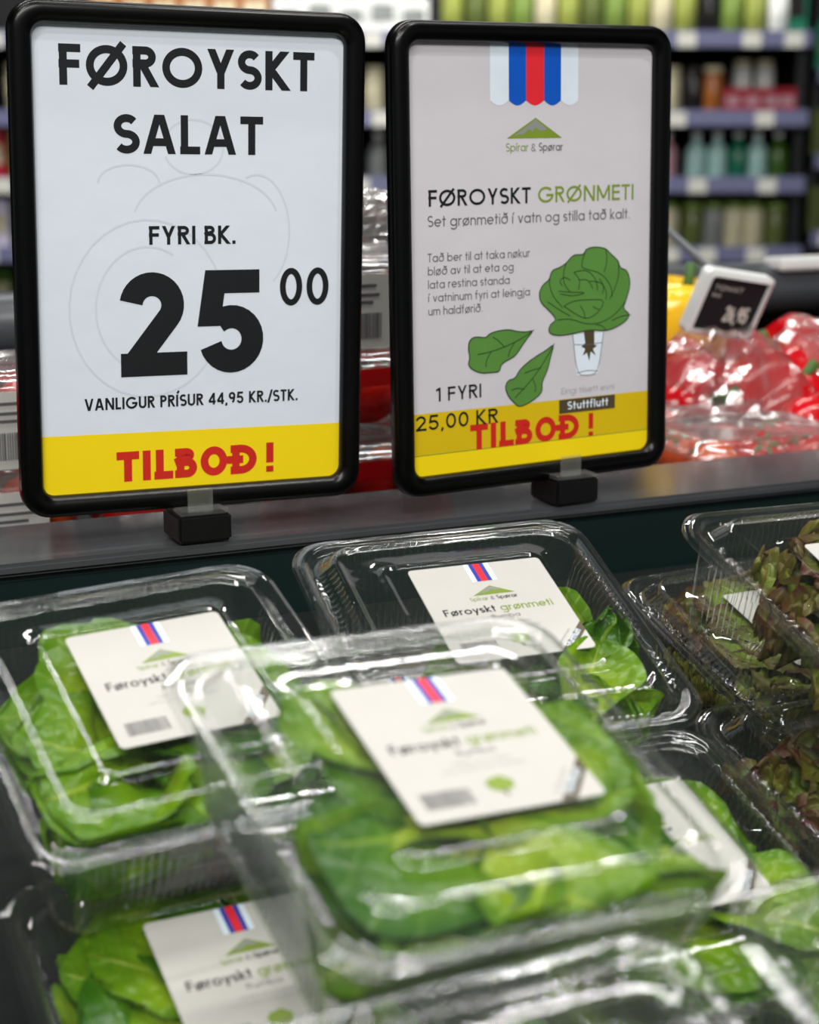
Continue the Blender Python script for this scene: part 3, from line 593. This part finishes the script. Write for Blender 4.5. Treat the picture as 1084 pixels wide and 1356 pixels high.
salad_box('salad box squeezed under the right side of the centre box', POSE['E'])
butter_head('green lettuce in the box under the centre box right side', POSE['E'], 43, (.004, -.010), 12)
salad_box('steeply tilted salad box of red frilly lettuce at the right edge', POSE['R'])
lollo_head('red and green frilly lettuce in the steeply tilted right box', POSE['R'], 3, (.012, -.008), 60)
salad_box('small visible salad box with red lettuce against the rail, behind the tilted box', POSE['S'])
lollo_head('dark red frilly lettuce in the box against the rail', POSE['S'], 5, (0, 0), 34)
salad_box('salad box under the steeply tilted box of red lettuce', POSE['S2'])
lollo_head('red frilly lettuce in the box under the tilted box', POSE['S2'], 9, (0, 0), 34)
salad_box('salad box whose corner shows under the box below the lettuce sign', POSE['U'])
butter_head('green lettuce in the lower box beneath the lettuce sign box', POSE['U'], 47, (0, -.02), 9)
salad_box('salad box at the bottom of the pile under the centre box', POSE['N'])
butter_head('green lettuce at the bottom of the pile under the centre box', POSE['N'], 53, (0, 0), 12)

# crumpled black liner on the bed at the right
mb = MB(); n = 60
for j in range(n+1):
    for i in range(n+1):
        x = (i/n-.5)*.36; y = (j/n-.5)*.34
        z = .008+.010*abs(noise.noise(Vector((x*22, y*22, 3))))+.005*noise.noise(Vector((x*60, y*60, 8)))
        mb.v.append((x, y, z))
mb.f = [(j*(n+1)+i, j*(n+1)+i+1, (j+1)*(n+1)+i+1, (j+1)*(n+1)+i) for j in range(n) for i in range(n)]; mb.m = [0]*len(mb.f)
o = link('plastic_liner', mb.mesh('plastic_liner', M['liner'], True)); o.matrix_world = TR(.58, .40, .818-.07*math.tan(BED_T)+.006) @ RX(BED_T)
tag(o, 'crumpled black plastic liner on the bed at the right', 'liner')

# ------------------------------------------------------------------ tomatoes, peppers and tubs behind the rail
def tomato_mesh(mat, r=.017):
    mb = MB(); mb.lathe([(r*math.sin(math.pi*i/10+.02*(i == 0))*(1.0)+.0002, -r*.92*math.cos(math.pi*i/10)-(.12*r if i == 10 else 0)) for i in range(11)], 18)
    k = len(mb.f)
    for a in range(5):
        q = 2*math.pi*a/5; d = Vector((math.cos(q), math.sin(q), 0)); e = Vector((-math.sin(q), math.cos(q), 0))
        mb.add([d*.001+Vector((0, 0, r*.86)), d*r*.3+e*r*.12+Vector((0, 0, r*.93)), d*r*.62+Vector((0, 0, r*.86)), d*r*.3-e*r*.12+Vector((0, 0, r*.93))], [(0, 1, 2, 3)], 1)
    return mb.mesh('tomato', [mat, M['calyx']], True)
TOM, TOMO = tomato_mesh(M['tomato']), tomato_mesh(M['orange'])
def pepper_mesh(mat):
    mb = MB(); rs = []; n = 32
    for r, z in ((.002, .004), (.016, .0), (.028, .006), (.034, .018), (.035, .034), (.033, .052), (.028, .064), (.020, .070), (.010, .068), (.003, .062)):
        rs.append([(r*(1+.11*math.cos(4*a)-.03)*math.cos(a), r*(1+.11*math.cos(4*a)-.03)*math.sin(a), z) for a in [2*math.pi*i/n for i in range(n)]])
    mb.rings(rs, 0, cap0=True, cap1=True); return mb.mesh('pepper', mat, True)
PEP, YPEP = pepper_mesh(M['pepper']), pepper_mesh(M['ypepper'])
mb = MB(); mb.tube([(0, 0, .060), (.001, 0, .072), (.004, .002, .082)], [.006, .0035, .0045], 8); STEM = mb.mesh('pepper_stem', M['calyx'], True)
def tub_meshes(a, b, h, lidm, name):
    def rr(ins, z, r=.012): return [(p[0], p[1], z) for p in rrect(a-ins, b-ins, r, 6, 5)]
    mb = MB(); mb.rings([rr(0, h-.002), rr(0, h), rr(.003, h), rr(.004, h-.004), rr(.008, .004), rr(.011, 0)], 0, cap1=True); t = mb.mesh(name+'_tray', M['clear'], True)
    mb = MB(); mb.rings([rr(-.0005, h-.001), rr(-.0005, h+.0016), rr(.004, h+.002), rr(.006, h+.006), rr(.009, h+.009), rr(.014, h+.009), rr(.016, h+.007)], 0, cap1=True); l = mb.mesh(name+'_lid', lidm, True)
    return t, l
PUN = tub_meshes(.055, .045, .040, M['film'], 'punnet')
CLAM = tub_meshes(.062, .048, .030, M['film'], 'clamshell')
BARS = MB(); BARS.box((0, 0, 0), (.034, .0006, .040)); rect_y = []
x = -.012
while x < .012:
    w = rnd.choice((.0005, .0009)); BARS.box((x, -.0005, -.008), (w, .0004, .014), 1); x += w+.0007
for zz, ww in ((.014, .02), (.009, .024), (.005, .016)): BARS.box((-.002, -.0005, zz), (ww, .0004, .0014), 1)
PLAB = BARS.mesh('punnet_label', [M['label'], M['barc']])
BAND = MB(); BAND.rings([[(p[0], p[1], z) for p in rrect(.0556, .0456, .012, 6, 5)] for z in (.030, .040)], 0); PBAND = BAND.mesh('red_band', M['redlid'], True)
def punnet(label, glabel, x, y, z, rz=0, band=True, lab=True, ntom=6, mesh=None, tomgroup=None, omix=.2, labx=.012):
    mesh = mesh or PUN
    t = thing('tomato_punnet', label, 'punnet', TR(x, y, z) @ RZ(rz) @ RX(.02))
    link('tray', mesh[0], t); link('lid', mesh[1], t)
    if band: tag(link('band', PBAND, t), 'glossy red plastic band')
    if lab: tag(link('label', PLAB, t, TR(labx, -.0468, .020)), 'white label with barcode')
    for k in range(ntom):
        o = link('tomato', TOMO if rnd.random() < omix else TOM)
        o.matrix_world = TR(x, y, z) @ RZ(rz) @ TR(-.035+.035*(k % 3), -.020+.038*(k//3), .018+rnd.uniform(0, .003)) @ RZ(rnd.uniform(0, 6)) @ RX(rnd.uniform(-.8, .8))
        tag(o, glabel, 'tomato', tomgroup or glabel)
for lv, nm in enumerate(('bottom', 'top')):
    punnet('clear tomato punnet with white barcode label left of the salad sign, %s of its stack' % nm, 'red tomato in the %s punnet left of the salad sign' % nm, .165, .915, .927+.052*lv, .03)
for lv, nm in enumerate(('bottom', 'middle', 'top')):
    punnet('clear tomato punnet seen between the two signs, %s of its stack' % nm, 'red tomato in the %s punnet between the two signs' % nm, .385, .915, .927+.052*lv, .06, lab=lv == 2, band=lv < 2, labx=-.016)
punnet('low tomato punnet behind the foot of the salad sign', 'red tomato in the low punnet behind the salad sign', .280, .905, .927, 0, lab=True)
punnet('low tomato punnet behind the foot of the lettuce sign', 'red tomato in the low punnet behind the lettuce sign', .510, .905, .927, 0, lab=False)
def ringh(mw, label):
    mb = MB(); mb.tube([(.020*math.cos(a), 0, .020*math.sin(a)) for a in [2*math.pi*i/28 for i in range(29)]], .0022, 8)
    o = link('carry_ring', mb.mesh('carry_ring', M['redlid'], True)); o.matrix_world = mw; return tag(o, label, 'handle')
ringh(TR(.412, .866, .986) @ RZ(.5) @ RX(.5), 'round red plastic carrying ring between the two signs')
punnet('clear clamshell of tomatoes right of the lettuce sign, nearest the rail', 'red tomato in the clamshell right of the lettuce sign', .640, .885, .926, -.05, band=False, lab=False, mesh=CLAM, omix=.3)
punnet('clear clamshell of tomatoes farther right behind the rail', 'red tomato in the clamshell at the right behind the rail', .790, .900, .926, .08, band=False, lab=False, mesh=CLAM, omix=.3)
punnet('clear clamshell of tomatoes stacked under the shelf price tag', 'red tomato in the clamshell under the shelf price tag', .662, .985, .930, .05, band=False, lab=False, mesh=CLAM, omix=.3)
spots = [(.665, .990, .978), (.715, .975, .975), (.765, .985, .975), (.815, .975, .977), (.690, 1.035, .985), (.745, 1.04, .99), (.800, 1.035, .99), (.85, 1.03, .985), (.73, .93, .955), (.86, .96, .96), (.90, .99, .97), (.72, 1.09, .98), (.79, 1.10, .98), (.86, 1.09, .98), (.78, .94, .965)]
for i, (x, y, z) in enumerate(spots):
    t = thing('red_pepper', 'red pepper in the pile right of the lettuce sign', 'pepper', TR(x, y, z-.02) @ RZ(rnd.uniform(0, 6)) @ RX(rnd.uniform(.9, 1.7)) @ TR(0, 0, -.03), 'red peppers piled behind the rail')
    link('body', PEP, t); link('stem', STEM, t)
def yp():
    t = thing('yellow_pepper', 'bright yellow pepper beside the right edge of the lettuce sign', 'pepper', TR(.702, 1.06, .975) @ RZ(.4) @ RX(.15) @ TR(0, 0, -.005))
    link('body', YPEP, t); link('stem', STEM, t)
yp()
# crinkled clear bags over the peppers
def bag(label, cx, cy, cz, sx, sy, sz, seed):
    mb = MB(); rs = []; nu, nv = 40, 14
    for j in range(nv+1):
        th = (math.pi*.5)*j/nv; ring = []
        for i in range(nu):
            a = 2*math.pi*i/nu; d = Vector((math.cos(a)*math.cos(th), math.sin(a)*math.cos(th), math.sin(th)))
            k = 1+.16*noise.noise(d*3+Vector((seed, 0, 0)))+.10*abs(noise.noise(d*8+Vector((0, seed, 0))))
            ring.append((d.x*sx*k, d.y*sy*k, d.z*sz*k))
        rs.append(ring)
    mb.rings(rs, 0); o = link('plastic_bag', mb.mesh('plastic_bag', M['film'])); o.matrix_world = TR(cx, cy, cz); return tag(o, label, 'bag')
bag('crinkled clear bag over red peppers under the shelf price tag', .690, .985, .935, .070, .062, .075, 1)
bag('crinkled clear bag lying on the punnet stack between the signs', .400, .915, 1.078, .050, .040, .034, 9)
bag('crinkled clear bag over red peppers at the right picture edge', .80, 1.0, .935, .075, .075, .078, 5)
# electronic shelf tag on a stalk
mw = TR(.694, .983, 1.029) @ RZ(.092) @ RX(1.927) @ RZ(-.17)
t = thing('shelf_price_tag', 'white framed dark electronic price tag above the peppers', 'price tag', mw)
mb = MB(); rs = []
for o_, z in ((-.006, .0), (-.0062, .002), (-.001, .0035), (0, .0035), (.0, .001)): rs.append([(p[0], p[1], z) for p in rrect(.0272-o_*.6, .0197-o_*.6, .003, 2, 4)])
mb.rings(rs); mb.rings([[(p[0], p[1], z) for p in rrect(.031, .0235, .004, 2, 4)] for z in (-.006, .0002)], 0, cap0=True, cap1=True); link('tag_frame', mb.mesh('tag_frame', M['white']), t)
mb = MB(); rect(mb, -.0275, -.020, .0275, .020, .0012, 0)
text(mb, 'TOMAT', -.020, .006, .010, .0035, .16, 1, .0014); text(mb, 'leys', -.020, -.012, .005, .003, .14, 1, .0014); text(mb, '26,95', -.002, .020, -.012, .012, .18, 1, .0014)
link('screen', mb.mesh('screen', [M['screen'], M['ticket']]), t)
mb = MB(); mb.tube([(.012, .0, -.006), (.02, .004, -.02), (.05, .004, -.16)], .003, 8); link('stalk', mb.mesh('stalk', M['lgreypl'], True), t)

# ------------------------------------------------------------------ far shelving, 5 m away, facing the camera
FAR = RZ(-YAW)
def farp(x, y, z): return FAR @ TR(x, y, z)
def shelf_unit(label, x0, x1, y, zs, depth=.42):
    t = thing('shelf_unit', label, 'shelving', farp((x0+x1)/2, y, 0)); w = x1-x0
    mb = MB(); mb.box((0, depth+.01, 1.0), (w, .03, 2.0)); link('back_panel', mb.mesh('unit_back', M['wall']), t)
    for s in (-1, 1):
        mb = MB(); mb.box((s*(w/2-.012), depth/2+.03, .95), (.024, depth-.05, 1.9)); link('side_panel', mb.mesh('unit_side', M['shelfm']), t)
    for i, z in enumerate(zs):
        mb = MB(); mb.box((0, depth/2, z-.012), (w-.002, depth, .022)); s = link('shelf_board', bevel(mb.mesh('shelf_board', M['shelfm']), .003), t)
        mb = MB(); mb.box((0, -.006, z-.014), (w, .012, .046)); link('price_edge', bevel(mb.mesh('price_edge', M['shelfedge']), .003), s)
        r = random.Random(i+int(x0*100)); x = -w/2+.05
        while x < w/2-.05:
            mb = MB(); mb.box((x, -.0135, z-.016), (.052, .002, .040)); link('price_ticket', mb.mesh('price_ticket', M['ticket']), s); x += r.uniform(.10, .26)
    return t
ZS = (1.395, 1.179, .994, .798, .60)
shelf_unit('far shelving with lavender shelf edges behind the signs', -1.45, 1.125, 5.0, ZS)
def jar(kind, mat, h, r, capm):
    mb = MB()
    if kind == 'bottle': P = [(r*.9, 0), (r, .006), (r, h*.58), (r*.8, h*.70), (r*.38, h*.80), (r*.36, h*.90)]; cp = (h*.90, h, r*.42)
    elif kind == 'jar': P = [(r*.9, 0), (r, .006), (r, h*.80), (r*.86, h*.86)]; cp = (h*.86, h, r*.9)
    else: P = None
    if P:
        mb.lathe(P, 20); k = len(mb.f); mb.lathe([(cp[2], cp[0]), (cp[2], cp[1]-.002), (cp[2]*.9, cp[1])], 20, mi=1)
    else:
        mb.box((0, 0, h/2), (r*2, r*1.3, h)); mb.box((0, -r*.66, h*.5), (r*1.5, .002, h*.4), 1)
    return mb.mesh(kind, [M[mat], M[capm]], kind != 'box')
JC = {}
names = dict(j_cream='cream', j_green='green', j_lime='yellow-green', j_red='red', j_aqua='pale aqua', j_white='white', j_teal='teal', j_olive='olive', j_brown='orange-brown', j_dark='dark', j_grey='grey', j_pink='pink', j_moss='moss green', j_maroon='maroon', j_lav='lavender white')
rown = {1.395: 'top', 1.179: 'second', .994: 'third', .798: 'fourth', .60: 'lowest'}
def put(kind, mat, x, z, h, r, capm='j_dark', y=5.07, where='far'):
    key = (kind, mat, h, r, capm)
    if key not in JC: JC[key] = jar(*key)
    nmk = {'jar': 'jar', 'bottle': 'bottle', 'box': 'carton'}[kind]
    o = link(nmk, JC[key]); o.matrix_world = farp(x, y, z)
    reg = 'left of the signs' if x < -1 else ('between the signs' if x < .1 else 'right of the signs')
    if z > 1.3: reg = 'above the signs'
    L_ = 'blurred %s %s on the %s %s shelf %s' % (names[mat], nmk, rown.get(z, 'produce'), where, reg)
    tag(o, L_, nmk, L_)
# top row, left to right
for i in range(6): put('box', 'j_brown', -.86+i*.085, 1.395, .13, .040, 'j_cream')
for i in range(5): put('box', 'j_white', -.34+i*.088, 1.395, .10+.02*(i % 2), .043, 'j_grey')
for i, m in enumerate(('j_lime', 'j_olive', 'j_lime', 'j_green', 'j_cream', 'j_lime', 'j_olive', 'j_green', 'j_lime', 'j_cream', 'j_lime', 'j_dark', 'j_green', 'j_lime', 'j_white')): put('jar', m, .12+i*.066, 1.395, .15, .030, 'j_cream')
put('box', 'j_teal', 1.09, 1.395, .16, .03)
# second row
for x, m in ((-.18, 'j_dark'), (-.10, 'j_cream'), (-.03, 'j_dark'), (.69, 'j_white'), (.745, 'j_cream'), (.81, 'j_dark'), (.865, 'j_brown')): put('jar', m, x, 1.179, .13, .031, 'j_cream' if m != 'j_dark' else 'j_dark')
for i, x in enumerate((.92, .975, 1.03, 1.075)): put('box', 'j_red', x, 1.179, .07, .026, 'j_pink')
for x in (.965, 1.03): put('jar', 'j_white', x, 1.179, .15, .028, 'j_cream', y=5.16)
# third row
for x, m in ((-.20, 'j_dark'), (-.09, 'j_grey'), (.70, 'j_red'), (.74, 'j_pink'), (.825, 'j_aqua'), (.885, 'j_aqua'), (.945, 'j_teal'), (1.0, 'j_aqua'), (1.06, 'j_moss')): put('bottle', m, x, .994, .13, .030, 'j_white' if m != 'j_dark' else 'j_dark')
# fourth row
for x, m in ((.69, 'j_green'), (.75, 'j_cream'), (.82, 'j_olive'), (.88, 'j_grey'), (.94, 'j_cream'), (.995, 'j_cream'), (1.06, 'j_olive')): put('jar', m, x, .798, .13, .032, 'j_green')
for i, m in enumerate(('j_grey', 'j_green', 'j_grey', 'j_olive', 'j_grey', 'j_green')): put('jar', m, .70+i*.07, .60, .13, .032, 'j_grey')
# left sliver
for z, m, k in ((1.179, 'j_cream', 'jar'), (.994, 'j_red', 'box'), (.994, 'j_lime', 'jar'), (.798, 'j_moss', 'jar'), (.798, 'j_lav', 'box'), (.60, 'j_teal', 'box'), (.60, 'j_moss', 'box')):
    put(k, m, -1.12 if k == 'jar' else -1.19, z, .14, .032, 'j_cream')
# produce stand to the right of it
shelf_unit('dark produce stand with green vegetables at the right picture edge', 1.16, 2.0, 5.05, (1.30, 1.06, .84, .62))
for z, ms in ((1.30, ('j_teal', 'j_teal', 'j_moss')), (1.06, ('j_olive', 'j_moss', 'j_olive')), (.84, ('j_olive', 'j_lime', 'j_maroon')), (.62, ('j_moss', 'j_green', 'j_maroon'))):
    for i, m in enumerate(ms): put('box', m, 1.20+i*.09, z, .13, .04, 'j_maroon' if i % 2 else 'j_olive', y=5.12, where='right hand')
